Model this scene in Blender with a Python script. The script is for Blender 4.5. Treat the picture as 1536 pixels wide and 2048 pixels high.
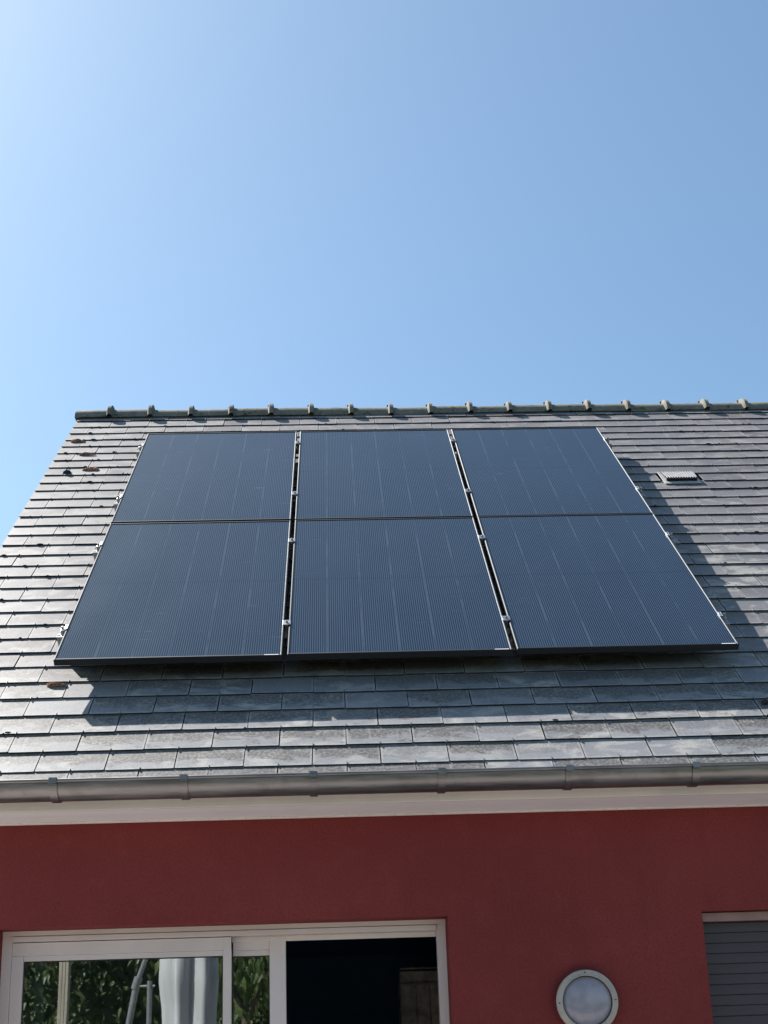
import bpy, bmesh, math, random
from mathutils import Vector, Matrix

random.seed(7)
for o in list(bpy.data.objects):
    bpy.data.objects.remove(o)
SC = bpy.context.scene
COL = SC.collection

# ------------------------------------------------------------------ camera
CAM = Vector((1.41971, -5.63814, -1.89896))
ROT = Matrix(((0.99908185, 0.03642764, 0.02254936),
              (-0.02895762, 0.96208596, -0.27120483),
              (-0.03157377, 0.27030285, 0.96225748)))      # columns: right, forward, up
FPX, PCX, PCY = 2368.8, 768.0, 1424.0
cam = bpy.data.cameras.new('camera')
cam.sensor_fit = 'AUTO'
cam.sensor_width = 36.0
cam.lens = FPX / 2048 * 36
cam.shift_y = (PCY - 1024) / 2048
cam.clip_start = 0.05
cam.clip_end = 3000
camo = bpy.data.objects.new('camera', cam)
COL.objects.link(camo)
r_, f_, u_ = ROT.col[0], ROT.col[1], ROT.col[2]
camo.matrix_world = Matrix(((r_[0], u_[0], -f_[0], CAM[0]),
                            (r_[1], u_[1], -f_[1], CAM[1]),
                            (r_[2], u_[2], -f_[2], CAM[2]), (0, 0, 0, 1)))
SC.camera = camo


def project(P):
    q = ROT.transposed() @ (Vector(P) - CAM)
    if q[1] < 0.1:
        return None
    return (PCX + FPX * q[0] / q[1], PCY - FPX * q[2] / q[1])


# ------------------------------------------------------------------ light
SUNV = Vector((-.25, .192, .411)).normalized()            # towards the sun
SUN_EL = math.asin(SUNV.z)
SUN_AZ = math.atan2(SUNV.x, SUNV.y)
world = bpy.data.worlds.new('World')
SC.world = world
world.use_nodes = True
wn = world.node_tree
wn.nodes.clear()
sky = wn.nodes.new('ShaderNodeTexSky')
sky.sky_type = 'NISHITA'
sky.sun_disc = False
sky.sun_elevation = SUN_EL
sky.sun_rotation = SUN_AZ
sky.altitude = 0
sky.air_density = 1.0
sky.dust_density = 0.9
sky.ozone_density = 1.5
bg = wn.nodes.new('ShaderNodeBackground')
bg.inputs['Strength'].default_value = 0.05
wo = wn.nodes.new('ShaderNodeOutputWorld')
tint = wn.nodes.new('ShaderNodeMix')
tint.data_type = 'RGBA'
tint.blend_type = 'MULTIPLY'
tint.inputs[0].default_value = 1.0
tint.inputs[7].default_value = (1.30, 1.48, 1.42, 1)
wn.links.new(sky.outputs[0], tint.inputs[6])
wn.links.new(tint.outputs[2], bg.inputs['Color'])
wn.links.new(bg.outputs[0], wo.inputs['Surface'])

sl = bpy.data.lights.new('sun', 'SUN')
sl.energy = 5.0
sl.angle = math.radians(0.5)
sl.color = (1.0, 0.95, 0.88)
so = bpy.data.objects.new('sun', sl)
so.rotation_euler = SUNV.to_track_quat('Z', 'Y').to_euler()
so.location = (0, 0, 30)
COL.objects.link(so)

SC.view_settings.view_transform = 'Standard'
SC.view_settings.look = 'None'
SC.view_settings.exposure = 1.36
SC.view_settings.gamma = 1.0
SC.view_settings.use_curve_mapping = False

# ------------------------------------------------------------------ helpers
TH = 0.80897145
CT, ST = math.cos(TH), math.sin(TH)
SV = Vector((0, CT, ST))
NV = Vector((0, -ST, CT))
ROOFM = Matrix(((1, 0, 0, 0), (0, CT, -ST, 0), (0, ST, CT, 0), (0, 0, 0, 1)))   # (u, v, n) -> world
ROOFQ = ROOFM.to_euler()
HS = 0.145                                                  # glass plane above slate plane
FLOOR = -3.50


def RP(u, v, n):
    return Vector((u, 0, 0)) + v * SV + n * NV


def wmat(o):
    m = o.matrix_basis.copy()
    if o.parent:
        m = wmat(o.parent) @ o.matrix_parent_inverse @ m
    return m


def adopt(o, parent):
    """parent while keeping the object's own transform as its world transform"""
    o.parent = parent
    o.matrix_parent_inverse = wmat(parent).inverted()
    return o


def empty(name, loc, rot=(0, 0, 0)):
    o = bpy.data.objects.new(name, None)
    o.empty_display_size = .1
    o.location = loc
    o.rotation_euler = rot
    COL.objects.link(o)
    return o


def tag(o, label=None, cat=None, group=None, kind=None):
    if label:
        o['label'] = label
    if cat:
        o['category'] = cat
    if group:
        o['group'] = group
    if kind:
        o['kind'] = kind
    return o


def thing(name, label, cat, loc, rot=(0, 0, 0), group=None):
    return tag(empty(name, loc, rot), label, cat, group)


class MB:
    def __init__(self):
        self.bm = bmesh.new()

    def box(self, x0, x1, y0, y1, z0, z1, bev=0.0, M=None):
        v = [self.bm.verts.new(p) for p in
             ((x0, y0, z0), (x1, y0, z0), (x1, y1, z0), (x0, y1, z0),
              (x0, y0, z1), (x1, y0, z1), (x1, y1, z1), (x0, y1, z1))]
        F = [self.bm.faces.new([v[i] for i in q]) for q in
             ((0, 3, 2, 1), (4, 5, 6, 7), (0, 1, 5, 4), (1, 2, 6, 5), (2, 3, 7, 6), (3, 0, 4, 7))]
        if bev:
            es = list({e for f in F for e in f.edges})
            r = bmesh.ops.bevel(self.bm, geom=es, offset=bev, segments=2, profile=.5, affect='EDGES')
            v = list({w for f in r['faces'] for w in f.verts} | {w for w in v if w.is_valid})
        if M is not None:
            bmesh.ops.transform(self.bm, matrix=M, verts=v)
        return self

    def poly(self, pts, d, M=None):
        """prism: polygon pts (3-D) extruded by vector d"""
        a = [self.bm.verts.new(p) for p in pts]
        b = [self.bm.verts.new(Vector(p) + Vector(d)) for p in pts]
        n = len(pts)
        self.bm.faces.new(a)
        self.bm.faces.new(b[::-1])
        for i in range(n):
            self.bm.faces.new((a[i], b[i], b[(i + 1) % n], a[(i + 1) % n]))
        return self

    def cyl(self, a, b, r0, r1=None, seg=12, cap=True):
        a, b = Vector(a), Vector(b)
        r1 = r0 if r1 is None else r1
        q = (b - a).to_track_quat('Z', 'Y')
        rings = []
        for P, r in ((a, r0), (b, r1)):
            rings.append([self.bm.verts.new(P + q @ Vector((r * math.cos(t), r * math.sin(t), 0)))
                          for t in [2 * math.pi * k / seg for k in range(seg)]])
        for k in range(seg):
            self.bm.faces.new((rings[0][k], rings[0][(k + 1) % seg], rings[1][(k + 1) % seg], rings[1][k]))
        if cap:
            self.bm.faces.new(rings[0][::-1])
            self.bm.faces.new(rings[1])
        return self

    def grid(self, rows, closed=False):
        """skin a list of rows of points"""
        R = [[self.bm.verts.new(p) for p in r] for r in rows]
        for i in range(len(R) - 1):
            n = len(R[i])
            for j in range(n if closed else n - 1):
                self.bm.faces.new((R[i][j], R[i][(j + 1) % n], R[i + 1][(j + 1) % n], R[i + 1][j]))
        return self

    def face(self, pts):
        self.bm.faces.new([self.bm.verts.new(p) for p in pts])
        return self

    def mesh(self, name, mat, smooth=False):
        bmesh.ops.recalc_face_normals(self.bm, faces=self.bm.faces)
        me = bpy.data.meshes.new(name)
        self.bm.to_mesh(me)
        self.bm.free()
        me.materials.append(mat)
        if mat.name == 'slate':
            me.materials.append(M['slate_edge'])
        if smooth:
            for p in me.polygons:
                p.use_smooth = True
        return me

    def build(self, name, mat, parent=None, smooth=False, local=False):
        o = bpy.data.objects.new(name, self.mesh(name, mat, smooth))
        COL.objects.link(o)
        if parent is not None:
            if local:
                o.parent = parent
            else:
                adopt(o, parent)
        return o


# ------------------------------------------------------------------ materials
class NT:
    def __init__(self, name):
        self.m = bpy.data.materials.new(name)
        self.m.use_nodes = True
        self.t = self.m.node_tree
        self.b = self.t.nodes['Principled BSDF']
        self.out = self.t.nodes['Material Output']

    def n(self, typ, **kw):
        nd = self.t.nodes.new('ShaderNode' + typ)
        for k, v in kw.items():
            setattr(nd, k, v)
        return nd

    def link(self, a, b):
        self.t.links.new(a, b)

    def val(self, x, sock):
        if isinstance(x, (int, float)):
            sock.default_value = x
        elif isinstance(x, (tuple, list)):
            sock.default_value = tuple(x)
        else:
            self.link(x, sock)

    def math(self, op, a, b=0.0, c=None, clamp=False):
        nd = self.n('Math', operation=op, use_clamp=clamp)
        self.val(a, nd.inputs[0])
        self.val(b, nd.inputs[1])
        if c is not None:
            self.val(c, nd.inputs[2])
        return nd.outputs[0]

    def mix(self, f, a, b, mode='MIX'):
        nd = self.n('Mix', data_type='RGBA', blend_type=mode)
        self.val(f, nd.inputs[0])
        self.val(a if not isinstance(a, tuple) else (*a, 1), nd.inputs[6])
        self.val(b if not isinstance(b, tuple) else (*b, 1), nd.inputs[7])
        return nd.outputs[2]

    def noise(self, vec, scale, detail=4, rough=.55, dist=0):
        nd = self.n('TexNoise')
        nd.inputs['Scale'].default_value = scale
        nd.inputs['Detail'].default_value = detail
        nd.inputs['Roughness'].default_value = rough
        nd.inputs['Distortion'].default_value = dist
        if vec is not None:
            self.link(vec, nd.inputs['Vector'])
        return nd.outputs['Fac']

    def ramp(self, f, a, b, lo=0., hi=1.):
        nd = self.n('MapRange', interpolation_type='SMOOTHSTEP')
        self.val(f, nd.inputs['Value'])
        nd.inputs['From Min'].default_value = a
        nd.inputs['From Max'].default_value = b
        nd.inputs['To Min'].default_value = lo
        nd.inputs['To Max'].default_value = hi
        return nd.outputs['Result']

    def scale(self, vec, s):
        nd = self.n('VectorMath', operation='MULTIPLY')
        self.link(vec, nd.inputs[0])
        nd.inputs[1].default_value = s
        return nd.outputs[0]

    def dot(self, vec, d):
        nd = self.n('VectorMath', operation='DOT_PRODUCT')
        self.link(vec, nd.inputs[0])
        nd.inputs[1].default_value = d
        return nd.outputs['Value']

    def xyz(self, x, y, z):
        nd = self.n('CombineXYZ')
        for i, q in enumerate((x, y, z)):
            self.val(q, nd.inputs[i])
        return nd.outputs[0]

    def pos(self):
        return self.n('NewGeometry').outputs['Position']

    def objc(self):
        return self.n('TexCoord').outputs['Object']

    def bump(self, h, strength=.3, dist=.01):
        nd = self.n('Bump')
        nd.inputs['Strength'].default_value = strength
        nd.inputs['Distance'].default_value = dist
        self.link(h, nd.inputs['Height'])
        self.link(nd.outputs[0], self.b.inputs['Normal'])

    def set(self, col=None, rough=None, metal=None, spec=None):
        if col is not None:
            self.val(col if not isinstance(col, tuple) else (*col, 1), self.b.inputs['Base Color'])
        if rough is not None:
            self.val(rough, self.b.inputs['Roughness'])
        if metal is not None:
            self.val(metal, self.b.inputs['Metallic'])
        if spec is not None:
            self.val(spec, self.b.inputs['Specular IOR Level'])
        return self


SW, SE, U0, V0 = 0.3085, 0.1643, 0.053, -0.81             # slate width, exposure, joint origin


def shear(u, v):
    """the lower courses run up slightly towards the right"""
    return .0016 * u * min(1., max(0., (1.2 - v) / 2.0))


def mat_slate(name='slate'):
    n = NT(name)
    P = n.pos()
    sx = n.n('SeparateXYZ')
    n.link(P, sx.inputs[0])
    u = sx.outputs[0]
    v = n.dot(P, tuple(SV))
    v = n.math('ADD', v, n.math('MULTIPLY', n.math('MULTIPLY', u, -.0016),
                                n.math('DIVIDE', n.math('SUBTRACT', 1.2, v), 2.0, clamp=True)))
    rowf = n.math('DIVIDE', n.math('SUBTRACT', v, V0 - .002), SE)
    row = n.math('FLOOR', rowf)
    fv = n.math('SUBTRACT', rowf, row)
    par = n.math('MODULO', n.math('ADD', row, 100.0), 2.0)
    colf = n.math('ADD', n.math('DIVIDE', n.math('SUBTRACT', u, U0), SW), n.math('MULTIPLY', par, .5))
    colf = n.math('ADD', colf, 60.0)
    colm = n.math('FLOOR', colf)
    fu = n.math('SUBTRACT', colf, colm)
    wn_ = n.n('TexWhiteNoise', noise_dimensions='2D')
    n.link(n.xyz(colm, row, 0.0), wn_.inputs['Vector'])
    rnd = wn_.outputs['Value']
    rc = n.n('SeparateColor')
    n.link(wn_.outputs['Color'], rc.inputs[0])
    r2, r3 = rc.outputs[1], rc.outputs[2]
    # per-slate offset noise so stains stop at slate edges
    off = n.xyz(n.math('ADD', u, n.math('MULTIPLY', rnd, 37.)), n.math('ADD', v, n.math('MULTIPLY', r2, 53.)), 0.0)
    flat = n.xyz(u, v, 0.0)
    cloud = n.noise(n.scale(off, (1, 1.6, 1)), 5.5, 5, .6, .6)
    fine = n.noise(flat, 90, 4, .7)
    big = n.noise(flat, .9, 3)
    base = n.mix(n.ramp(rnd, 0, 1), (.128, .124, .138), (.228, .216, .226))
    base = n.mix(n.ramp(big, .38, .62), base, (.175, .172, .182))
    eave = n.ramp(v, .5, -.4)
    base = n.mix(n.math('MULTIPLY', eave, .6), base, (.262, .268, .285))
    # pale bloom, milky swirls
    bloom = n.math('MULTIPLY', n.ramp(cloud, .47, .62), n.ramp(r3, .05, .65))
    base = n.mix(n.math('MULTIPLY', bloom, n.ramp(v, 3.2, .3, .30, .78)), base, (.40, .385, .36))
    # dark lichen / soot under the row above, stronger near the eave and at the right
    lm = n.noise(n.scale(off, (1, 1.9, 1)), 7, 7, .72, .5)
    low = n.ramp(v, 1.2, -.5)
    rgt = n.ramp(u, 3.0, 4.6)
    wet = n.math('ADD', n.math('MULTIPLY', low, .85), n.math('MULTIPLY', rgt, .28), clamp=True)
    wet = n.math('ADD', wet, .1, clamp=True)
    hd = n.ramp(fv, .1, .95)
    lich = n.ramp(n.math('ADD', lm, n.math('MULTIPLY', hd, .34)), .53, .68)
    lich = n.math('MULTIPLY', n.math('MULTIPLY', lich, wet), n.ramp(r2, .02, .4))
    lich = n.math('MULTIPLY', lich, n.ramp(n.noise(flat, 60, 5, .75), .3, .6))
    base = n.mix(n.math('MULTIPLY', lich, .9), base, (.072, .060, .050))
    # light streaks of run-off
    st = n.noise(n.scale(off, (16, 1.6, 1)), 1.6, 4, .6)
    base = n.mix(n.math('MULTIPLY', n.ramp(st, .58, .74), .35), base, (.34, .33, .32))
    # pale worn rim
    eu = n.math('MINIMUM', fu, n.math('SUBTRACT', 1.0, fu))
    rim = n.math('MAXIMUM', n.ramp(eu, .05, .02), n.ramp(fv, .12, .04))
    rim = n.math('MULTIPLY', rim, n.ramp(n.noise(flat, 12, 3), .35, .6))
    base = n.mix(n.math('MULTIPLY', rim, .5), base, (.38, .37, .355))
    base = n.mix(n.math('MULTIPLY', n.ramp(fine, .3, .7), .25), base, (.14, .14, .14), 'MULTIPLY')
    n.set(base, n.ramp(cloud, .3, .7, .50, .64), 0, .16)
    h = n.math('ADD', n.math('MULTIPLY', fine, .3), n.noise(off, 14, 4))
    n.bump(h, .25, .004)
    return n.m


def mat_panel():
    """glass over dark cells with fine busbars; object coordinates are metres on the panel"""
    n = NT('panel_glass')
    sx = n.n('SeparateXYZ')
    n.link(n.objc(), sx.inputs[0])
    x, y = sx.outputs[0], sx.outputs[1]
    x0, W = .017, 1.100
    t = n.math('DIVIDE', n.math('SUBTRACT', x, x0), W)            # 0..1 across
    bus = n.math('FRACT', n.math('MULTIPLY', t, 96.0))
    busm = n.ramp(n.math('ABSOLUTE', n.math('SUBTRACT', bus, .5)), .30, .10)
    colf = n.math('FRACT', n.math('MULTIPLY', t, 6.0))
    cd = n.math('ABSOLUTE', n.math('SUBTRACT', colf, .5))
    inr = n.math('MULTIPLY', n.math('GREATER_THAN', t, .05), n.math('LESS_THAN', t, .95))
    gap = n.math('MULTIPLY', n.math('GREATER_THAN', cd, .4925), inr)
    rowf = n.math('FRACT', n.math('MULTIPLY', n.math('DIVIDE', n.math('SUBTRACT', y, .02), 1.777), 20.0))
    rowg = n.math('GREATER_THAN', n.math('ABSOLUTE', n.math('SUBTRACT', rowf, .5)), .485)
    mid = n.math('LESS_THAN', n.math('ABSOLUTE', n.math('SUBTRACT', y, .9085)), .006)
    P = n.pos()
    sm = n.noise(n.scale(P, (2.2, .8, .8)), 1.6, 4, .6)
    # smears and dirty runs: white-ish broken horizontals and a few spots
    uv = n.xyz(x, y, n.n('ObjectInfo').outputs['Random'])
    nz = n.noise(n.scale(uv, (5, 60, 40)), 1.0, 3, .65)
    streak = n.ramp(nz, .62, .76)
    brk = n.ramp(n.noise(n.scale(uv, (1.3, 2.0, 40)), 2.0, 3), .5, .7)
    gapn = n.ramp(n.noise(n.scale(uv, (1.5, 1.1, 30)), 3.0, 3), .42, .58)
    cell = n.mix(n.ramp(sm, .35, .65), (.004, .009, .020), (.007, .014, .028))
    c = n.mix(n.math('MULTIPLY', busm, .80), cell, (.060, .083, .118))
    c = n.mix(n.math('MULTIPLY', rowg, .25), c, (.03, .04, .06))
    c = n.mix(n.math('MULTIPLY', mid, .4), c, (.010, .014, .022))
    c = n.mix(n.math('MULTIPLY', gap, n.math('ADD', n.math('MULTIPLY', gapn, .40), .10)), c, (.17, .21, .26))
    c = n.mix(n.math('MULTIPLY', n.math('MULTIPLY', streak, brk), .4), c, (.24, .27, .31))
    n.set(c, n.ramp(sm, .3, .7, .13, .19), 0, .5)
    n.b.inputs['Specular Tint'].default_value = (.50, .78, 1.0, 1)
    return n.m


def simple(name, col, rough=.5, metal=0., spec=.5, var=0., vscale=8., bump=0., bscale=80., bdist=.002):
    n = NT(name)
    P = n.pos()
    c = col
    if var:
        f = n.noise(P, vscale, 5, .6)
        c = n.mix(n.ramp(f, .3, .7), tuple(q * (1 - var) for q in col), tuple(min(1, q * (1 + var)) for q in col))
    n.set(c, rough, metal, spec)
    if bump:
        n.bump(n.noise(P, bscale, 4, .6), bump, bdist)
    return n.m


def mat_wall():
    n = NT('red_render')
    P = n.pos()
    big = n.noise(P, 1.3, 4)
    c = n.mix(n.ramp(big, .3, .7), (.172, .029, .028), (.208, .037, .035))
    sk = n.noise(n.scale(P, (9, 9, .7)), 1.2, 4, .6)
    c = n.mix(n.math('MULTIPLY', n.ramp(sk, .5, .75), .22), c, (.12, .022, .024))
    mo = n.noise(P, 9, 5, .65)
    c = n.mix(n.math('MULTIPLY', n.ramp(mo, .5, .72), .18), c, (.26, .06, .055))
    f = n.noise(P, 95, 3, .7)
    c = n.mix(n.math('MULTIPLY', n.ramp(f, .4, .65), .38), c, (.11, .014, .016))
    n.set(c, .85, 0, .25)
    n.bump(n.math('ADD', f, n.noise(P, 45, 3)), .5, .0025)
    return n.m


def mat_zinc():
    n = NT('zinc')
    P = n.pos()
    f = n.noise(n.scale(P, (2.0, 22, 22)), 1.6, 5, .65)
    g = n.noise(P, 7, 4)
    c = n.mix(n.ramp(f, .3, .7), (.17, .160, .158), (.27, .255, .25))
    c = n.mix(n.math('MULTIPLY', n.ramp(g, .55, .7), .35), c, (.11, .095, .09))
    n.set(c, n.ramp(f, .3, .7, .34, .50), .9, .5)
    n.bump(n.noise(n.scale(P, (1, 3, 3)), 3.0, 3), .12, .01)
    return n.m


def mat_ridge():
    n = NT('ridge_concrete')
    P = n.pos()
    f = n.noise(P, 14, 6, .7)
    g = n.noise(n.scale(P, (1, 1, 1)), 4, 4)
    c = n.mix(n.ramp(f, .3, .7), (.115, .11, .10), (.215, .205, .18))
    c = n.mix(n.math('MULTIPLY', n.ramp(f, .50, .62), n.ramp(g, .40, .58)), c, (.045, .060, .028))
    w = n.noise(P, 30, 3)
    c = n.mix(n.ramp(w, .68, .74), c, (.42, .42, .38))
    n.set(c, .9, 0, .3)
    n.bump(f, .5, .006)
    return n.m


def mat_cladding():
    n = NT('garden_timber')
    P = n.pos()
    f = n.noise(n.scale(P, (26, 26, 1.2)), 1.5, 5, .6)
    c = n.mix(n.ramp(f, .3, .7), (.30, .26, .21), (.46, .41, .34))
    n.set(c, .8, 0, .3)
    n.bump(f, .3, .004)
    return n.m


def mat_glass():
    """double glazing: mostly clear, a fair share of mirror"""
    n = NT('window_glass')
    fr = n.n('Fresnel')
    fr.inputs['IOR'].default_value = 1.5
    fac = n.math('ADD', n.math('MULTIPLY', fr.outputs[0], 1.2), .24, clamp=True)
    gl = n.n('BsdfGlossy')
    gl.inputs['Color'].default_value = (.95, 1.0, 1.0, 1)
    gl.inputs['Roughness'].default_value = .012
    bp = n.n('Bump')
    bp.inputs['Strength'].default_value = .02
    bp.inputs['Distance'].default_value = .01
    n.link(n.noise(n.pos(), 1.5, 1), bp.inputs['Height'])
    n.link(bp.outputs[0], gl.inputs['Normal'])
    tr = n.n('BsdfTransparent')
    tr.inputs['Color'].default_value = (.55, .62, .60, 1)
    ms = n.n('MixShader')
    n.link(fac, ms.inputs[0])
    n.link(tr.outputs[0], ms.inputs[1])
    n.link(gl.outputs[0], ms.inputs[2])
    n.link(ms.outputs[0], n.out.inputs['Surface'])
    return n.m


def mat_leaf(name, a, b, trans=.25):
    n = NT(name)
    f = n.noise(n.pos(), 3.0, 3)
    oi = n.n('NewGeometry').outputs['Random Per Island']
    c = n.mix(n.ramp(f, .3, .7), a, b)
    c = n.mix(n.math('MULTIPLY', oi, .5), c, tuple(q * 1.5 for q in b))
    n.set(c, .45, 0, .5)
    n.b.inputs['Transmission Weight'].default_value = 0
    df = n.n('BsdfTranslucent')
    n.link(c, df.inputs['Color'])
    ms = n.n('MixShader')
    ms.inputs[0].default_value = trans
    n.link(n.b.outputs[0], ms.inputs[1])
    n.link(df.outputs[0], ms.inputs[2])
    n.link(ms.outputs[0], n.out.inputs['Surface'])
    return n.m


def mat_terrace():
    n = NT('terrace_paving')
    P = n.pos()
    br = n.n('TexBrick')
    br.offset = .5
    br.inputs['Scale'].default_value = 1.0
    br.inputs['Brick Width'].default_value = .6
    br.inputs['Row Height'].default_value = .4
    br.inputs['Mortar Size'].default_value = .006
    br.inputs['Color1'].default_value = (.36, .325, .32, 1)
    br.inputs['Color2'].default_value = (.42, .385, .375, 1)
    br.inputs['Mortar'].default_value = (.2, .18, .16, 1)
    n.link(P, br.inputs['Vector'])
    c = n.mix(n.math('MULTIPLY', n.noise(P, 5, 5), .3), br.outputs[0], (.27, .25, .22))
    n.set(c, .8)
    return n.m


M = dict(
    slate=mat_slate(),
    panel=mat_panel(),
    frame=simple('anodised_frame', (.036, .042, .050), .62, .9),
    slate_edge=simple('dark_slate_edge', (.014, .012, .016), .9, var=.4, vscale=25),  # edge faces coloured near-black, drawing dark lines between the courses
    deck=simple('underlay', (.012, .012, .014), .9),
    wall=mat_wall(),
    zinc=mat_zinc(),
    ridge=mat_ridge(),
    fascia=simple('fascia_paint', (.72, .65, .61), .55, var=.07, vscale=3, bump=.08, bscale=30),
    pvc=simple('white_pvc', (.82, .80, .81), .45, var=.03, vscale=2),
    alu=simple('beige_aluminium', (.60, .52, .49), .42, var=.04, vscale=4),
    hook=simple('weathered_wire', (.16, .155, .15), .55, .5),
    dark=simple('black_gasket', (.008, .009, .01), .6),
    glass=mat_glass(),
    steel=simple('galvanised_steel', (.40, .41, .42), .42, 1.0, var=.12, vscale=30),
    shutter=simple('shutter_grey', (.046, .040, .047), .6, var=.06, vscale=3),
    shbar=simple('shutter_rail_metal', (.27, .165, .15), .45, .1, var=.1, vscale=20),
    room=simple('room_paint', (.08, .20, .32), .8),
    lamp_rim=simple('lamp_rim_aluminium', (.40, .36, .315), .45, .0, var=.08, vscale=18),
    brown=simple('brown_timber', (.66, .53, .43), .7, var=.3, vscale=14, bump=.2),
    moss=simple('dry_moss', (.27, .135, .085), .95, var=.5, vscale=60, bump=1., bscale=120, bdist=.01),
    stone=simple('dark_lichen', (.02, .02, .022), .9, var=.4, vscale=60),
    canvas=simple('parasol_canvas', (.44, .44, .46), .85, var=.05, vscale=5, bump=.1, bscale=200),
    pole=simple('grey_pole', (.22, .23, .24), .4, .4, var=.1),
    timber=mat_cladding(),
    leaf=mat_leaf('leaf_green', (.040, .070, .020), (.095, .125, .040)),
    leafd=mat_leaf('leaf_dark', (.030, .045, .018), (.075, .095, .040)),
    leafy=mat_leaf('leaf_yellow', (.11, .15, .025), (.20, .21, .04), .4),
    bark=simple('bark', (.10, .075, .055), .9, var=.3, bump=.6, bscale=30),
    terrace=mat_terrace(),
    grass=simple('lawn', (.045, .058, .030), .9, var=.4, vscale=3, bump=.8, bscale=40, bdist=.03),
    flash=simple('pale_zinc_sheet', (.34, .34, .345), .5, .1, var=.12, vscale=20),
    hole=simple('dark_hole', (.004, .004, .004), .9),
)


def mat_lens():
    n = NT('frosted_lens')
    P = n.objc()
    sx = n.n('SeparateXYZ')
    n.link(P, sx.inputs[0])
    f = n.noise(P, 12, 3)
    c = n.mix(n.ramp(f, .35, .65), (.24, .23, .27), (.30, .29, .34))
    n.set(c, .28, 0, .5)
    n.b.inputs['Coat Weight'].default_value = .3
    n.b.inputs['Coat Roughness'].default_value = .12
    n.bump(n.noise(P, 90, 2), .08, .002)
    return n.m


M['lens'] = mat_lens()

# ------------------------------------------------------------------ ground
g = MB().face([(-60, -80, FLOOR - .02), (80, -80, FLOOR - .02), (80, 80, FLOOR - .02), (-60, 80, FLOOR - .02)])
tag(g.build('lawn', M['grass']), kind='structure')
g = MB().box(-3.2, 9.5, -4.6, -.203, FLOOR - .12, FLOOR)
tag(g.build('terrace', M['terrace']), kind='structure')

# ------------------------------------------------------------------ house
XL, XR = -.60, 8.2                                         # gable walls
YW = -.20                                                  # front wall plane
RIDGE_Y = 3.33
house = tag(empty('house', (3.8, 2.0, FLOOR)), 'red rendered house with grey slate roof, white fascia and zinc gutter', 'house')
ZS = -.866                                                 # soffit height
DX0, DX1, DZ = -.158, 1.885, -1.343                        # door opening
WX0, WX1, WZ0, WZ1 = 3.055, 4.30, -2.55, -1.355            # shuttered window
w = MB()
w.box(XL, XR, YW, 0, DZ, ZS + .10)
w.box(XL, DX0, YW, 0, FLOOR, DZ)
w.box(DX1, WX0, YW, 0, FLOOR, DZ)
w.box(WX1, XR, YW, 0, FLOOR, DZ)
w.box(WX0, WX1, YW, 0, WZ1, DZ)
w.box(WX0, WX1, YW, 0, FLOOR, WZ0)
YB = 2 * RIDGE_Y + .2
ROOFZ = lambda y: (y + HS * -ST * 0 - (HS * ST)) * ST / CT - HS * CT - .06   # underside line of the slates
for xa, xb in ((XL, XL + .2), (XR - .2, XR)):
    pts = [(xa, .0, FLOOR), (xa, YB - .2, FLOOR), (xa, YB - .2, -.75), (xa, RIDGE_Y, ROOFZ(RIDGE_Y)), (xa, .0, ROOFZ(0.0))]
    w.poly(pts, (xb - xa, 0, 0))
w.box(XL, XR, YB - .2, YB, FLOOR, -.8)
wall = w.build('wall', M['wall'], house)

# roof decks
VE, VT = -.92, 4.60
deck = MB()
deck.box(XL - .085, XR + .1, VE + .02, VT + .06, -HS - .06, -HS - .017)
roof = deck.build('roof', M['deck'])
roof.rotation_euler = ROOFQ
adopt(roof, house)
bk = MB()
y1, z1 = RIDGE_Y + .02, RP(0, 4.62, -HS).z
bk.face([(XL - .1, y1, z1), (XR + .1, y1, z1), (XR + .1, y1 + 3.75, z1 - 3.75 * ST / CT), (XL - .1, y1 + 3.75, z1 - 3.75 * ST / CT)])
bk.build('back_roof_slope', M['slate'], house)

# ------------------------------------------------------------------ slates
UL = -.705
rows = []
VENT = (3.765, 4.035, 2.74, 2.985)


def slate_bm(mb, u0, u1, v0, L, th, lift, tw=0., M4=None):
    """one slate as a wedge: tail (low edge) proud, head tucked under the next course"""
    zt, zh = .0125 + lift, .0125 - .0088 * L / SE + lift
    m = .0008
    c = (.004, .004)
    pts = [(u0, v0 + c[0]), (u0 + .004, v0), (u1 - .004, v0), (u1, v0 + c[1]), (u1, v0 + L), (u0, v0 + L)]
    top, bot = [], []
    um = (u0 + u1) / 2
    for (a, b) in pts:
        f = (b - v0) / L
        z = zt + (zh - zt) * f + tw * (a - um)
        top.append(mb.bm.verts.new((a, b, -HS - .0055 + z)))
        bot.append(mb.bm.verts.new((a, b, -HS - .0055 + z - th)))
    mb.bm.faces.new(top)
    mb.bm.faces.new(bot[::-1])
    n = len(pts)
    for i in range(n):
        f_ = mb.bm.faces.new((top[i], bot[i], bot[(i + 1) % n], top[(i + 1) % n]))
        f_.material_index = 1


# shared slate shapes (origin at the tail's middle)
def slate_mesh(wd, L, seed):
    rr = random.Random(seed)
    mb = MB()
    slate_bm(mb, -wd / 2, wd / 2, 0, L, .0056, rr.uniform(-.0008, .0010), rr.uniform(-.006, .006))
    return mb.mesh('slate', M['slate'])


GAP = .0045
LFULL = SE + .028
variants = [slate_mesh(SW - GAP, LFULL, s) for s in range(8)]
slates = []
NROW = 34
for k in range(-1, NROW - 1):
    v = V0 + SE * k
    L = LFULL
    if k == -1:
        L, v = .14, VE
    if k == NROW - 2:
        L = .15
    off = -.5 * SW if k % 2 else 0.
    j = math.floor((UL - U0 - off) / SW)
    while True:
        a = U0 + off + SW * j
        b = a + SW
        j += 1
        if a > XR + .08:
            break
        a2, b2 = max(a, UL), min(b, XR + .1)
        if b2 - a2 < .04:
            continue
        # the roof vent replaces part of two slates
        slates.append((a2, b2, v, L, k))

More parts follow.
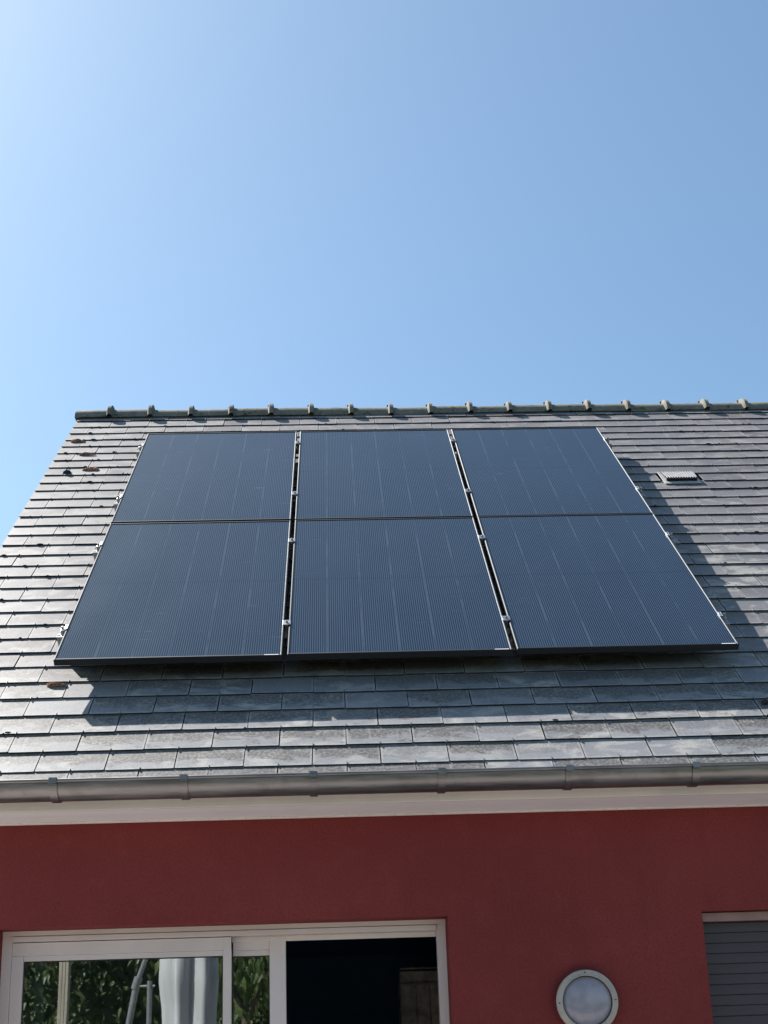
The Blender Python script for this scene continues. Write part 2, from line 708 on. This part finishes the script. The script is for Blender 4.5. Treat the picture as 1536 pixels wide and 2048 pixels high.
panels_px = [(106, 1330), (1482, 1292), (1196, 857), (293, 866)]


def inside(p, poly):
    c = False
    for i in range(len(poly)):
        (x1_, y1_), (x2_, y2_) = poly[i], poly[i - 1]
        if (y1_ > p[1]) != (y2_ > p[1]) and p[0] < (x2_ - x1_) * (p[1] - y1_) / (y2_ - y1_) + x1_:
            c = not c
    return c


scored = []
for s in slates:
    a, b, v, L, k = s
    q = [project(RP(x_, y_, -HS)) for x_, y_ in ((a, v), (b, v), (b, v + SE), (a, v + SE))]
    seen = 0
    for i in range(5):
        for jj in range(4):
            P_ = project(RP(a + (b - a) * (i + .5) / 5, v + SE * (jj + .5) / 4, -HS))
            if P_ and 0 < P_[0] < 1536 and 0 < P_[1] < 1545 and not inside(P_, panels_px):
                seen += 1
    ar = 0
    for i in range(4):
        ar += q[i][0] * q[i - 1][1] - q[i - 1][0] * q[i][1]
    scored.append((abs(ar) / 2 * seen / 20, s))
scored.sort(key=lambda t: -t[0])
rest = MB()
rnd = random.Random(11)
nslate = 0
for idx, (ar, (a, b, v, L, k)) in enumerate(scored):
    vent_hit = b > VENT[0] + .01 and a < VENT[1] - .01 and v < VENT[3] - .02 and v > VENT[2] - .06
    cuts = [(a, b)]
    if vent_hit:
        cuts = []
        if VENT[0] - a > .03:
            cuts.append((a, VENT[0] - .004))
        if b - VENT[1] > .03:
            cuts.append((VENT[1] + .004, b))
    dv = rnd.uniform(-.0038, .0038) + shear((a + b) / 2, v)
    tilt = .0016 * min(1., max(0., (1.2 - v) / 2.0))
    for (a_, b_) in cuts:
        full = abs((b_ - a_) - SW) < 1e-4 and L == LFULL
        if idx < 296 and ar > 0 and nslate < 300:
            if full:
                me = rnd.choice(variants)
            else:
                me = slate_mesh(b_ - a_ - GAP, L, idx)
            o = bpy.data.objects.new('slate', me)
            COL.objects.link(o)
            o.parent = roof
            o.matrix_parent_inverse = Matrix.Identity(4)
            o.location = ((a_ + b_) / 2 + rnd.uniform(-.0012, .0012), v + dv, 0)
            o.rotation_euler = (0, 0, tilt + rnd.uniform(-.004, .004))
            nslate += 1
        else:
            slate_bm(rest, a_ + GAP / 2, b_ - GAP / 2, v + dv, L, .0056, rnd.uniform(-.0008, .0010), rnd.uniform(-.006, .006))
o = rest.build('slate_courses', M['slate'])
o.parent = roof
o['kind'] = 'stuff'
# wire hooks under each slate's tail
hk = MB()
for (a, b, v, L, k) in slates:
    if b - a < .2 or k < 0:
        continue
    c = (a + b) / 2
    if VENT[0] - .02 < c < VENT[1] + .02 and VENT[2] - .03 < v < VENT[3]:
        continue
    P_ = project(RP(c, v, -HS))
    if not P_ or inside(P_, panels_px) or P_[0] > 1700:
        continue
    v += shear(c, v)
    hk.box(c - .0022, c + .0022, v - .004, v + .016, -HS + .007, -HS + .0105)
    hk.box(c - .0022, c + .0022, v - .007, v - .003, -HS - .006, -HS + .0105)
o = hk.build('slate_hooks', M['hook'])
o.parent = roof
o['kind'] = 'stuff'

# verge trim along the left edge (dark timber below the overhanging slates)
vg = MB().box(XL - .088, XL - .06, VE + .03, VT + .04, -HS - .16, -HS - .061)
o = vg.build('verge_board', M['brown'])
o.parent = roof

# ------------------------------------------------------------------ ridge tiles
RZ, RR = 3.180, .112


def ridge_mesh(length, collar=True):
    mb = MB()
    seg = 20

    def ring(x, r):
        return [(x, r * 1.05 * math.cos(t), r * math.sin(t)) for t in [math.pi * i / seg for i in range(seg + 1)]]
    prof = [(0, RR), (length - .045, RR)]
    if collar:
        prof += [(length - .042, RR + .008), (length - .036, RR + .024), (length - .032, RR + .033),
                 (length - .004, RR + .033), (length - .002, RR + .022), (length + .001, RR + .010), (length + .004, RR + .002)]
    rows_ = [ring(x, r) for x, r in prof]
    inner = [ring(x, RR - .016) for x in (prof[-1][0], 0)]
    mb.grid(rows_ + inner)
    mb.grid([inner[-1], rows_[0]])
    # side lips
    for i in (0, seg):
        mb.face([rows_[0][i], rows_[1][i], inner[0][i], inner[1][i]])
    # the raised nib on the collar's crest
    if collar:
        mb.box(length - .052, length - .034, -.020, .020, RR + .006, RR + .030, .003)
    return mb.mesh('ridge_tile', M['ridge'], False)


rt_first = ridge_mesh(.300)
rt = ridge_mesh(.3335)
xs = [-.72]
x = -.418
while x < XR + .1:
    xs.append(x)
    x += .3335
for i, x in enumerate(xs):
    o = bpy.data.objects.new('ridge_tile', rt_first if i == 0 else rt)
    COL.objects.link(o)
    o.location = (x, RIDGE_Y + rnd.uniform(-.007, .007), RZ + rnd.uniform(-.006, .004) - .001 * x)
    o.rotation_euler = (rnd.uniform(-.05, .05), rnd.uniform(-.012, .012), rnd.uniform(-.01, .01))
    adopt(o, roof)
MBc = MB()
cap = [(-.722, RR * 1.05 * math.cos(t), RR * math.sin(t)) for t in [math.pi * i / 14 for i in range(15)]]
MBc.poly([(a, b + RIDGE_Y, c + RZ) for a, b, c in cap], (-.006, 0, 0))
MBc.build('ridge_end_cap', M['ridge'], roof)

# ------------------------------------------------------------------ roof vent
vent = thing('roof_vent', 'small grey metal louvred vent set among the slates right of the panels', 'roof vent',
             RP(3.90, 2.86, -HS), ROOFQ)
vm = MB()
vm.box(-.133, .133, -.125, .118, .0075, .0125, .0015)
vm.build('flashing', M['flash'], vent, local=True)
hd = MB()
for s_ in (-1, 1):
    hd.poly([(s_ * .112, -.072, .012), (s_ * .112, .105, .012), (s_ * .112, .105, .016), (s_ * .112, -.072, .034)], (-s_ * .004, 0, 0))
hd.poly([(-.112, .105, .012), (-.112, .105, .017), (-.112, -.075, .035), (-.112, -.078, .031)], (.224, 0, 0))
hd.build('hood', M['shutter'], vent, local=True)
for i in range(12):
    x = -.1065 + i * .0187
    fb = MB()
    fb.poly([(x, .098, .0175), (x, .098, .021), (x, -.068, .039), (x, -.068, .0345)], (.0085, 0, 0))
    fb.build('fin', M['flash'], vent, local=True)
vs = MB().box(-.105, .105, -.082, -.0785, .0135, .029)
vs.build('opening', M['hole'], vent, local=True)

# ------------------------------------------------------------------ moss and lichen lumps on the roof
def lump(name, u, v, su, sv, sn, mat, label, cat, seed, wave=0.):
    rr = random.Random(seed)
    mb = MB()
    nu, nv = 26, 8
    rows_ = []
    ph = rr.uniform(0, 6)
    for j in range(nv + 1):
        row_ = []
        for i in range(nu):
            t = 2 * math.pi * i / nu
            r = j / nv
            k = 1 + .22 * math.sin(3 * t + ph) + .12 * math.sin(7 * t + ph * 2) + rr.uniform(-.06, .06)
            xx = su * r * k * math.cos(t)
            yy = sv * r * k * math.sin(t) + wave * math.cos(xx / su * 3.0)
            zz = sn * math.sqrt(max(0, 1 - r * r)) * (1 + rr.uniform(-.25, .25)) - .003
            row_.append((xx, yy, zz))
        rows_.append(row_)
    mb.grid(rows_, closed=True)
    o = mb.build(name, mat, smooth=True)
    o.location = RP(u, v, -HS + .006)
    o.rotation_euler = ROOFQ
    tag(o, label, cat)
    return o


lump('moss_clump', -.600, 3.915, .055, .020, .016, M['moss'], 'wavy brown dried moss clump highest on the left edge of the slates', 'moss', 3, .012)
lump('moss_clump', -.475, 3.590, .062, .012, .015, M['moss'], 'thin brown moss strip, middle of the three clumps near the left roof edge', 'moss', 4, .006)
lump('moss_clump', -.375, 3.245, .060, .028, .015, M['moss'], 'round brown moss clump just above and right of a black lump, left of the panels', 'moss', 5)
lump('lichen_lump', -.538, 3.17, .028, .022, .022, M['stone'], 'small black lump lying on the slates near the left verge', 'lichen', 6)
lump('moss_clump', -.007, -.022, .050, .014, .015, M['moss'], 'flat brown moss clump on a slate below the lower left panel corner', 'moss', 8)
lump('lichen_lump', 3.52, -.345, .050, .022, .022, M['stone'], 'dark lump on the slates by the right edge, below the panels and above the gutter', 'lichen', 9)

# crumbs of moss and grit caught along the slate edges
db = MB()
dr = random.Random(77)
for _ in range(150):
    k = dr.randint(0, 31)
    u = dr.choice((dr.uniform(-.66, -.05), dr.uniform(3.5, 5.2), dr.uniform(-.3, 3.8)))
    v = V0 + SE * k + dr.uniform(-.006, .012)
    if -.1 < u < 3.5 and v > -.1 and v < 3.75:
        continue
    q = dr.uniform(.004, .010)
    bmesh.ops.create_icosphere(db.bm, subdivisions=1, radius=q,
                               matrix=Matrix.Translation((u, v, -HS + .007)) @ Matrix.Diagonal((dr.uniform(1, 2.6), .8, .7, 1)))
o = db.build('moss_crumbs', M['stone'])
o.rotation_euler = ROOFQ
tag(o, 'small dark crumbs of moss and grit along the slate edges', 'moss', kind='stuff')

# ------------------------------------------------------------------ solar panels
PW, PH, PG = 1.134, 1.8169, .0243
FD = .035                                                   # frame depth


def bar(mb, x0, x1, y0, y1, along):
    """frame lip with a faceted crown, running along x or y"""
    e = .0032
    if along == 'y':
        w_ = x1 - x0
        prof = [(x0, -FD), (x0, -.004), (x0 + e, 0), (x0 + w_ * .5, .0004), (x1 - e, 0), (x1, -.0045), (x1, -FD)]
        mb.poly([(a, y0, c) for a, c in prof], (0, y1 - y0, 0))
    else:
        w_ = y1 - y0
        prof = [(y0, -FD), (y0, -.002), (y0 + .002, 0), (y1 - .002, 0), (y1, -.003), (y1, -FD)]
        mb.poly([(x0, a, c) for a, c in prof], (x1 - x0, 0, 0))


FWD = .0115
fm = MB()
bar(fm, 0, FWD, 0, PH, 'y')
bar(fm, PW - FWD, PW, 0, PH, 'y')
bar(fm, FWD, PW - FWD, 0, FWD, 'x')
bar(fm, FWD, PW - FWD, PH - FWD, PH, 'x')
frame_me = fm.mesh('frame', M['frame'])
gm = MB().box(FWD + .0003, PW - FWD - .0003, FWD + .0003, PH - FWD - .0003, -.009, -.0035)
glass_me = gm.mesh('glass', M['panel'])
bm_ = MB().box(FWD + .001, PW - FWD - .001, FWD + .001, PH - FWD - .001, -.013, -.0095)
back_me = bm_.mesh('backsheet', M['dark'])
lab = {(0, 0): 'black solar panel at the lower left of the six on the slate roof',
       (1, 0): 'black solar panel in the middle of the lower row on the roof',
       (2, 0): 'black solar panel at the lower right of the six, nearest the gutter',
       (0, 1): 'black solar panel at the upper left, with the palest vertical cell lines',
       (1, 1): 'black solar panel in the middle of the upper row under the ridge',
       (2, 1): 'black solar panel at the upper right, left of the roof vent'}
dv0 = {0: -.012, 1: -.004, 2: .006}
for (i, j), lb in lab.items():
    u = i * (PW + PG)
    v = (PH + .012) * j + (dv0[i] if j == 0 else 0)
    t = thing('solar_panel', lb, 'solar panel', RP(u, v, 0), ROOFQ, 'solar panels on the roof')
    for nm, me in (('frame', frame_me), ('glass', glass_me), ('backsheet', back_me)):
        o = bpy.data.objects.new(nm, me)
        COL.objects.link(o)
        o.parent = t
    lbm = MB().box(PW - .09, PW - .018, .0025, .008, .0002, .0006)
    if j == 0:
        lbm.build('label_strip', M['pvc'], t, local=True)
    else:
        lbm.bm.free()

# rails with clamps and roof hooks
rail_lab = {.345: 'aluminium mounting rail lowest under the panels, ends and clamps showing',
            1.470: 'aluminium mounting rail under the upper half of the lower panels',
            2.285: 'aluminium mounting rail under the lower half of the upper panels',
            3.365: 'aluminium mounting rail highest under the panels, near the ridge'}
TW = 3 * PW + 2 * PG


def clamp_mesh_mid():
    mb = MB()
    mb.box(-.021, .021, -.027, .027, .0016, .0046, .0008)
    mb.box(-.0095, .0095, -.027, .027, -.034, .0014)
    return mb.mesh('mid_clamp', M['steel'])


def bolt_mesh():
    mb = MB()
    mb.cyl((0, 0, .0047), (0, 0, .0125), .0075, seg=6)
    mb.cyl((0, 0, .0126), (0, 0, .0160), .0042, seg=8)
    return mb.mesh('bolt', M['steel'])


def clamp_mesh_end():
    mb = MB()
    mb.box(-.009, .004, -.027, .027, .0012, .0042, .0006)
    mb.box(.0042, .0075, -.027, .027, -.040, .0042, .0006)
    mb.box(.0077, .030, -.022, .022, -.041, -.037, .0006)
    mb.box(.012, .030, -.019, .019, -.0368, -.010, .003)
    mb.cyl((.021, 0, -.0098), (.021, 0, .006), .0065, seg=8)
    return mb.mesh('end_clamp', M['steel'])


mid_me, bolt_me, end_me = clamp_mesh_mid(), bolt_mesh(), clamp_mesh_end()
for v, lb in rail_lab.items():
    t = thing('mounting_rail', lb, 'mounting rail', RP(TW / 2, v, -FD - .045), ROOFQ, 'rails that carry the solar panels')
    z0 = FD + .045                                          # local z of panel top
    rb = MB()
    a = TW / 2 + .055
    rb.box(-a, a, -.019, .019, -.001, .0035)
    rb.box(-a, a, -.019, -.0155, .0035, .030)
    rb.box(-a, a, .0155, .019, .0035, .030)
    rb.box(-a, a, -.019, -.006, .030, .034)
    rb.box(-a, a, .006, .019, .030, .034)
    rb.build('rail', M['steel'], t, local=True)
    for i in (1, 2):
        o = bpy.data.objects.new('mid_clamp', mid_me)
        COL.objects.link(o)
        o.parent = t
        o.location = (i * PW + (i - .5) * PG - TW / 2, 0, z0)
        b_ = bpy.data.objects.new('bolt', bolt_me)
        COL.objects.link(b_)
        b_.parent = o
    for s_ in (-1, 1):
        o = bpy.data.objects.new('end_clamp', end_me)
        COL.objects.link(o)
        o.parent = t
        o.location = (s_ * (TW / 2 + .001), 0, z0)
        if s_ < 0:
            o.rotation_euler = (0, 0, math.pi)
    for x in (-TW / 2 - .036, -.65, .62, TW / 2 + .030):
        h_ = MB()
        h_.box(x - .015, x + .015, -.026, -.0195, -.052, .016, .001)
        h_.box(x - .015, x + .015, -.10, -.0265, -.052, -.046, .001)
        h_.box(x - .015, x + .015, -.10, .05, -.0575, -.0525, .001)
        h_.build('roof_hook', M['steel'], t, local=True)

# ------------------------------------------------------------------ eaves: fascia, soffit, vent strip
ef = MB().box(XL - .1, XR + .1, -.49, -.465, ZS - .002, -.757, .0015)
ef.build('fascia', M['fascia'], house)
sf = MB()
sf.box(XL - .1, XR + .1, -.464, -.345, ZS, ZS + .012)
sf.box(XL - .1, XR + .1, -.342, YW - .001, ZS, ZS + .012)
sf.box(XL - .1, XR + .1, -.345, -.342, ZS + .004, ZS + .012)
sf.build('soffit', M['pvc'], house)
vsx = MB().box(XL, XR, YW - .018, YW - .0005, ZS - .009, ZS - .0005, .001)
vst = vsx.build('vent_strip', M['fascia'], house)
vh = MB()
x = XL + .02
while x < XR:
    vh.box(x - .004, x + .004, YW - .0186, YW - .0181, ZS - .0070, ZS - .0035)
    x += .0575
o = vh.build('vent_holes', M['brown'], vst)
o['kind'] = 'stuff'

# gutter
GY, GR = -.572, .073
gz = lambda x: -.771


def gring(x, r, n=22, a0=0., a1=math.pi):
    return [(x, GY - r * math.cos(t), gz(x) - r * math.sin(t)) for t in [a0 + (a1 - a0) * i / n for i in range(n + 1)]]


gx = [XL - .12 + i * (XR + .24 - XL) / 24 for i in range(25)]
gb = MB()
gb.grid([gring(x, GR) for x in gx])
gb.grid([gring(x, GR - .0015) for x in gx])
for x in (gx[0], gx[-1]):
    gb.face(gring(x, GR - .0005))
gutter = gb.build('gutter', M['zinc'], house, smooth=True)
rb = MB()
rb.grid([[(x, GY - GR - .002 + .0085 * math.cos(t), gz(x) + .003 + .0085 * math.sin(t)) for t in [2 * math.pi * i / 12 for i in range(12)]] for x in gx], closed=True)
rb.build('gutter_bead', M['zinc'], gutter, smooth=True)
for i in range(-1, 14):
    x = .184 + .5555 * i
    b_ = MB()
    e = .0165
    outer = [gring(xx, GR + .006) for xx in (x - e, x + e)]
    inner = [gring(xx, GR + .0008) for xx in (x - e, x + e)]
    b_.grid([inner[0], outer[0], outer[1], inner[1]])
    b_.box(x - e, x + e, GY - GR - .014, GY - GR + .012, gz(x) + .0118, gz(x) + .0150, .0008)
    b_.box(x - e, x + e, GY - GR - .0160, GY - GR - .0122, gz(x) - .012, gz(x) + .0125, .0008)
    b_.build('bracket', M['zinc'], gutter)

# ------------------------------------------------------------------ sliding door
YF = -.060
door = MB()
# outer frame: head in two steps, jambs
door.box(DX0, DX1, YF - .006, .0, -1.3655, DZ - .0005, .0012)
door.box(DX0 + .045, DX1 - .043, YF - .001, .0, -1.3690, -1.3660)
door.box(DX0 + .045, DX1 - .043, YF - .010, .0, -1.3930, -1.3692, .0012)
door.box(DX0, DX0 + .044, YF - .004, .0, FLOOR + .02, -1.366, .0015)
door.box(DX1 - .042, DX1 - .0005, YF - .004, .0, FLOOR + .02, -1.366, .0015)
door.box(DX0 + .045, DX1 - .043, YF + .045, .0, -1.418, -1.3935, .001)
sd = door.build('sliding_door', M['alu'], house)
leafA = MB()
leafA.box(-.1130, .8895, YF + .004, YF + .040, -1.4560, -1.3965, .0012)
leafA.box(-.0600, .8515, YF + .008, YF + .040, -1.4800, -1.4565, .0012)
leafA.box(-.1130, -.0605, YF + .002, YF + .040, FLOOR + .06, -1.4562, .0015)
leafA.box(.8520, .8895, YF + .0, YF + .040, FLOOR + .06, -1.3966, .0015)
leafA.box(-.0600, .8515, YF + .004, YF + .040, FLOOR + .06, FLOOR + .16, .0015)
la = leafA.build('left_leaf', M['alu'], sd)
leafB = MB()
leafB.box(.8930, 1.0625, YF + .052, YF + .088, -1.4560, -1.4000, .0012)
leafB.box(.8930, 1.0625, YF + .055, YF + .088, -1.4810, -1.4565, .0012)
leafB.box(1.0630, 1.1380, YF + .044, YF + .088, FLOOR + .06, -1.3960, .0015)
leafB.box(.8930, 1.0625, YF + .052, YF + .088, FLOOR + .06, FLOOR + .16, .0015)
leafB.box(-.02, .028, YF + .052, YF + .088, FLOOR + .06, -1.3960, .0015)
lbo = leafB.build('right_leaf', M['alu'], sd)
ga = MB()
for (a, b, y) in ((-.0600, .8515, YF + .020), (.8900, 1.0625, YF + .068)):
    z0_, z1_ = FLOOR + .16, -1.4805 if a < 0 else -1.4815
    ga.box(a, a + .005, y - .003, y + .003, z0_, z1_)
    ga.box(b - .005, b, y - .003, y + .003, z0_, z1_)
    ga.box(a + .005, b - .005, y - .003, y + .003, z1_ - .005, z1_)
ga.build('gasket', M['dark'], sd)
MB().box(-.0550, .8465, YF + .019, YF + .023, FLOOR + .16, -1.4855).build('glass_pane', M['glass'], sd)
MB().box(.8950, 1.0575, YF + .067, YF + .071, FLOOR + .16, -1.4865).build('glass_pane', M['glass'], sd)

# room behind the door
rm = MB()
rm.face([(XL + .21, .001, -1.12), (4.5, .001, -1.12), (4.5, 5.2, -1.12), (XL + .21, 5.2, -1.12)])
rm.face([(XL + .21, 5.2, FLOOR), (4.5, 5.2, FLOOR), (4.5, 5.2, -1.12), (XL + .21, 5.2, -1.12)])
rm.face([(4.5, .001, FLOOR), (4.5, 5.2, FLOOR), (4.5, 5.2, -1.12), (4.5, .001, -1.12)])
rm.face([(XL + .21, .001, FLOOR), (XL + .21, 5.2, FLOOR), (XL + .21, 5.2, -1.12), (XL + .21, .001, -1.12)])
rm.face([(XL + .21, .001, FLOOR + .001), (4.5, .001, FLOOR + .001), (4.5, 5.2, FLOOR + .001), (XL + .21, 5.2, FLOOR + .001)])
rm.build('room_interior', M['room'], house)
cb = thing('plank_cupboard', 'brown vertical plank cupboard standing in the dark room behind the open door', 'cupboard', (2.3, 3.2, FLOOR))
for i in range(10):
    x = 1.812 + i * .098
    MB().box(x + .003, x + .095, 3.0, 3.03, FLOOR + .02, -1.497, .003).build('plank', M['brown'], cb)
MB().box(1.80, 2.80, 2.985, 3.04, -1.4955, -1.484, .002).build('ledge', M['alu'], cb)
MB().box(1.80, 2.80, 3.031, 3.45, FLOOR, -1.40).build('carcass', M['brown'], cb)
MB().box(1.80, 2.80, 2.99, 3.05, -1.385, -1.376, .002).build('cornice', M['brown'], cb)

# ------------------------------------------------------------------ roller shutter
sh = MB().box(WX0 + .001, WX1 - .001, -.150, -.100, -1.398, -1.3585, .002)
shu = sh.build('roller_shutter', M['shbar'], house)
zt = -1.400
i = 0
while zt > WZ0:
    s_ = MB()
    y0 = -.100
    H = .047
    prof = [(y0 + .010, zt - .0006), (y0 + .0012, zt - .0010), (y0, zt - .004), (y0 - .0008, zt - H * .5), (y0, zt - H + .004),
            (y0 + .0012, zt - H + .0014), (y0 + .010, zt - H + .0006)]
    s_.poly([(WX0 + .012, a, b) for a, b in prof], (WX1 - WX0 - .024, 0, 0))
    s_.build('slat', M['shutter'], shu)
    zt -= H
    i += 1
gd = MB()
gd.box(WX0 + .001, WX0 + .0115, -.115, -.07, WZ0 + .01, -1.399, .001)
gd.box(WX1 - .0115, WX1 - .001, -.115, -.07, WZ0 + .01, -1.399, .001)
gd.build('guide_rail', M['shutter'], shu)
MB().box(WX0 + .012, WX1 - .012, -.085, -.080, WZ0, -1.40).build('shutter_backing', M['hole'], shu)

# ------------------------------------------------------------------ wall lamp
LX, LZ = 2.487, -1.742
lamp = thing('wall_lamp', 'round bulkhead wall lamp with pale metal ring and frosted glass, on the red wall', 'wall lamp', (LX, YW, LZ))


def lathe(prof, seg=56):
    return [[(r * math.cos(2 * math.pi * k / seg), -y, r * math.sin(2 * math.pi * k / seg)) for k in range(seg)] for r, y in prof]


bs = MB().grid(lathe([(.128, .0), (.133, .004), (.133, .030), (.120, .032)]), closed=True)
bs.build('base', M['dark'], lamp, smooth=True, local=True)
rg = MB().grid(lathe([(.132, .031), (.1385, .033), (.1395, .040), (.137, .048), (.1335, .0505), (.1185, .0525), (.1165, .0560),
                      (.1135, .0565), (.1120, .0540), (.1120, .030)]), closed=True)
rg.build('ring', M['lamp_rim'], lamp, smooth=True, local=True)
ln = MB().grid(lathe([(.1110, .036), (.1080, .0400), (.098, .0480), (.080, .0570), (.055, .0640), (.028, .0675), (.004, .0685), (.0003, .0685)]), closed=True)
ln.build('lens', M['lens'], lamp, smooth=True, local=True)
MB().grid(lathe([(.1119, .0372), (.1085, .0378), (.1085, .0398), (.1119, .0392)]), closed=True).build('seal', M['dark'], lamp, local=True)
for k in range(4):
    a = math.pi / 2 * k + .03
    cx_, cz_ = .1262 * math.cos(a), .1262 * math.sin(a)
    MB().cyl((cx_, -.0505, cz_), (cx_, -.0528, cz_), .0032, seg=10).build('screw', M['hole'], lamp, local=True)

# ------------------------------------------------------------------ garden (seen in the door glass)
def leafmesh(mb, P, d, L, Wd, up, bend=.25):
    """a pointed blade of four faces"""
    d = d.normalized()
    s = d.cross(up)
    if s.length < 1e-3:
        s = Vector((1, 0, 0))
    s.normalize()
    n_ = s.cross(d)
    a = P
    m = P + d * L * .42
    e = P + d * L - n_ * L * bend
    va = mb.bm.verts.new(a)
    v1 = mb.bm.verts.new(m + s * Wd / 2)
    v2 = mb.bm.verts.new(m - s * Wd / 2)
    vm_ = mb.bm.verts.new(m - n_ * Wd * .15)
    ve = mb.bm.verts.new(e)
    mb.bm.faces.new((va, v1, vm_))
    mb.bm.faces.new((va, vm_, v2))
    mb.bm.faces.new((v1, ve, vm_))
    mb.bm.faces.new((vm_, ve, v2))


def rv(rr):
    while True:
        v_ = Vector((rr.uniform(-1, 1), rr.uniform(-1, 1), rr.uniform(-1, 1)))
        if .1 < v_.length < 1:
            return v_.normalized()


def hedge():
    rr = random.Random(5)
    mb = MB()
    for _ in range(15000):
        x = rr.uniform(-5.5, 3.2)
        y = -9.6 + rr.gauss(0, .28) + .25 * math.sin(x * 2.1)
        z = FLOOR + rr.uniform(0, 4.2 + .4 * math.sin(x * 1.7) + .3 * math.sin(x * 4.1))
        leafmesh(mb, Vector((x, y, z)), rv(rr) + Vector((0, .6, -.1)), rr.uniform(.10, .20), rr.uniform(.04, .07), Vector((0, 0, 1)))
    o = mb.build('hedge', M['leafd'])
    tag(o, 'tall dark green hedge behind the terrace, mirrored in the door glass', 'hedge', kind='stuff')
    MB().box(-5.4, 3.1, -9.95, -9.75, FLOOR, FLOOR + 4.0).build('hedge_core', M['leafd'], o)


hedge()


def fan_plant(x, y, top, label, seed, mat, nf=13, R=.75):
    rr = random.Random(seed)
    t = thing('fan_palm', label, 'palm', (x, y, FLOOR))
    tk = MB()
    tk.cyl((x, y, FLOOR), (x + .03, y, FLOOR + top * .45), .07, .055)
    tk.build('trunk', M['bark'], t)
    for k in range(nf):
        a = 2 * math.pi * k / nf + rr.uniform(-.3, .3)
        el = rr.uniform(.1, 1.3)
        d = Vector((math.cos(a) * math.cos(el), math.sin(a) * math.cos(el), math.sin(el)))
        base = Vector((x, y, FLOOR + top * .45))
        hub = base + d * rr.uniform(.45, .8) * top * .42
        mb = MB()
        mb.cyl(base, hub, .008, .005, seg=5)
        side = d.cross(Vector((0, 0, 1))).normalized()
        upv = side.cross(d).normalized()
        for i in range(19):
            b = math.radians(-125 + i * 250 / 18)
            dd = d * math.cos(b) + side * math.sin(b) + upv * rr.uniform(-.1, .15)
            leafmesh(mb, hub, dd, R * rr.uniform(.5, .65), .035, upv, .3)
        mb.build('frond', mat, t)


fan_plant(-1.9, -7.4, 2.3, 'fan palm with drooping green fronds, left of the timber post', 21, M['leaf'])
fan_plant(-.75, -7.0, 2.15, 'fan palm with drooping green fronds between timber post and parasol', 22, M['leaf'])
fan_plant(-.15, -6.6, 1.9, 'small yellow-green fan palm behind the parasol pole', 23, M['leafy'], 10, .6)


def vine_tree(x, y, label, seed):
    rr = random.Random(seed)
    t = thing('fruit_tree', label, 'tree', (x, y, FLOOR))
    tk = MB()
    tk.cyl((x, y, FLOOR), (x + .1, y + .02, FLOOR + 1.9), .06, .045)
    tk.cyl((x + .1, y + .02, FLOOR + 1.88), (x - .3, y + .1, FLOOR + 2.9), .04, .015)
    tk.cyl((x + .1, y + .02, FLOOR + 1.88), (x + .5, y - .05, FLOOR + 2.9), .04, .015)
    tk.build('trunk', M['bark'], t)
    mb = MB()
    for _ in range(520):
        c = Vector((x + .1, y, FLOOR + 2.55))
        p = rv(rr) * rr.uniform(.35, 1.0)
        P_ = c + Vector((p.x * .95, p.y * .6, p.z * .62))
        leafmesh(mb, P_, Vector((rr.uniform(-.5, .5), rr.uniform(-.4, .4), -1)), rr.uniform(.14, .22), rr.uniform(.05, .075), Vector((rr.uniform(-1, 1), 1, 0)))
    mb.build('crown', M['leaf'], t)


vine_tree(.25, -7.3, 'small fruit tree with long hanging leaves, mirrored beside the middle door stile', 31)

# timber post
tp = thing('timber_post', 'upright weathered timber post on the terrace, mirrored in the left of the glass', 'post', (-1.13, -5.48, FLOOR))
MB().box(-.043, .043, -.043, .043, 0, 3.1, .006).build('shaft', M['timber'], tp, local=True)
for s_ in (-.014, .014):
    MB().box(s_ - .002, s_ + .002, .0432, .0440, 0, 3.1).build('groove', M['dark'], tp, local=True)

# cantilever parasol, closed
pa = thing('cantilever_parasol', 'closed pale canvas cantilever parasol beside its grey leaning pole', 'parasol', (-.05, -4.0, FLOOR))
pc = MB()
rr = random.Random(9)
rows_ = []
for j in range(25):
    f = j / 24
    z = -.55 - 2.2 * f
    R_ = .035 + .160 * min(1, f * 2.6) ** .8 + .03 * math.sin(f * 9)
    row_ = []
    for k in range(64):
        t_ = 2 * math.pi * k / 64
        fold = 1 + .27 * math.cos(6 * t_ + .9 + .5 * math.sin(f * 5)) + .05 * math.sin(19 * t_ + f * 8)
        row_.append((.19 + R_ * fold * math.cos(t_), -3.98 + R_ * fold * math.sin(t_), z))
    rows_.append(row_)
pc.grid(rows_, closed=True)
pc.build('canopy', M['canvas'], pa, smooth=True)
pp = MB()
pp.cyl((-.60, -4.05, FLOOR + .06), (-.221, -3.98, -1.372), .026, seg=16)
pp.cyl((-.221, -3.98, -1.372), (.02, -3.98, -.70), .020, seg=16)
pp.cyl((-.235, -3.985, -1.42), (-.207, -3.977, -1.33), .033, seg=16)
pp.build('pole', M['pole'], pa, smooth=False)
ar = MB()
ar.cyl((.02, -3.98, -.70), (.19, -3.98, -.46), .02, seg=12)
ar.cyl((.19, -3.98, -.46), (.19, -3.98, -2.9), .018, seg=12)
ar.cyl((-.22, -3.97, -1.40), (-.08, -3.97, -1.40), .010, seg=8)
ar.cyl((-.12, -3.97, -1.36), (-.13, -3.97, -3.2), .020, seg=12)
ar.build('arm', M['pole'], pa)
MB().box(-.95, -.25, -4.4, -3.7, FLOOR + .001, FLOOR + .07, .01).build('base', M['pole'], pa)
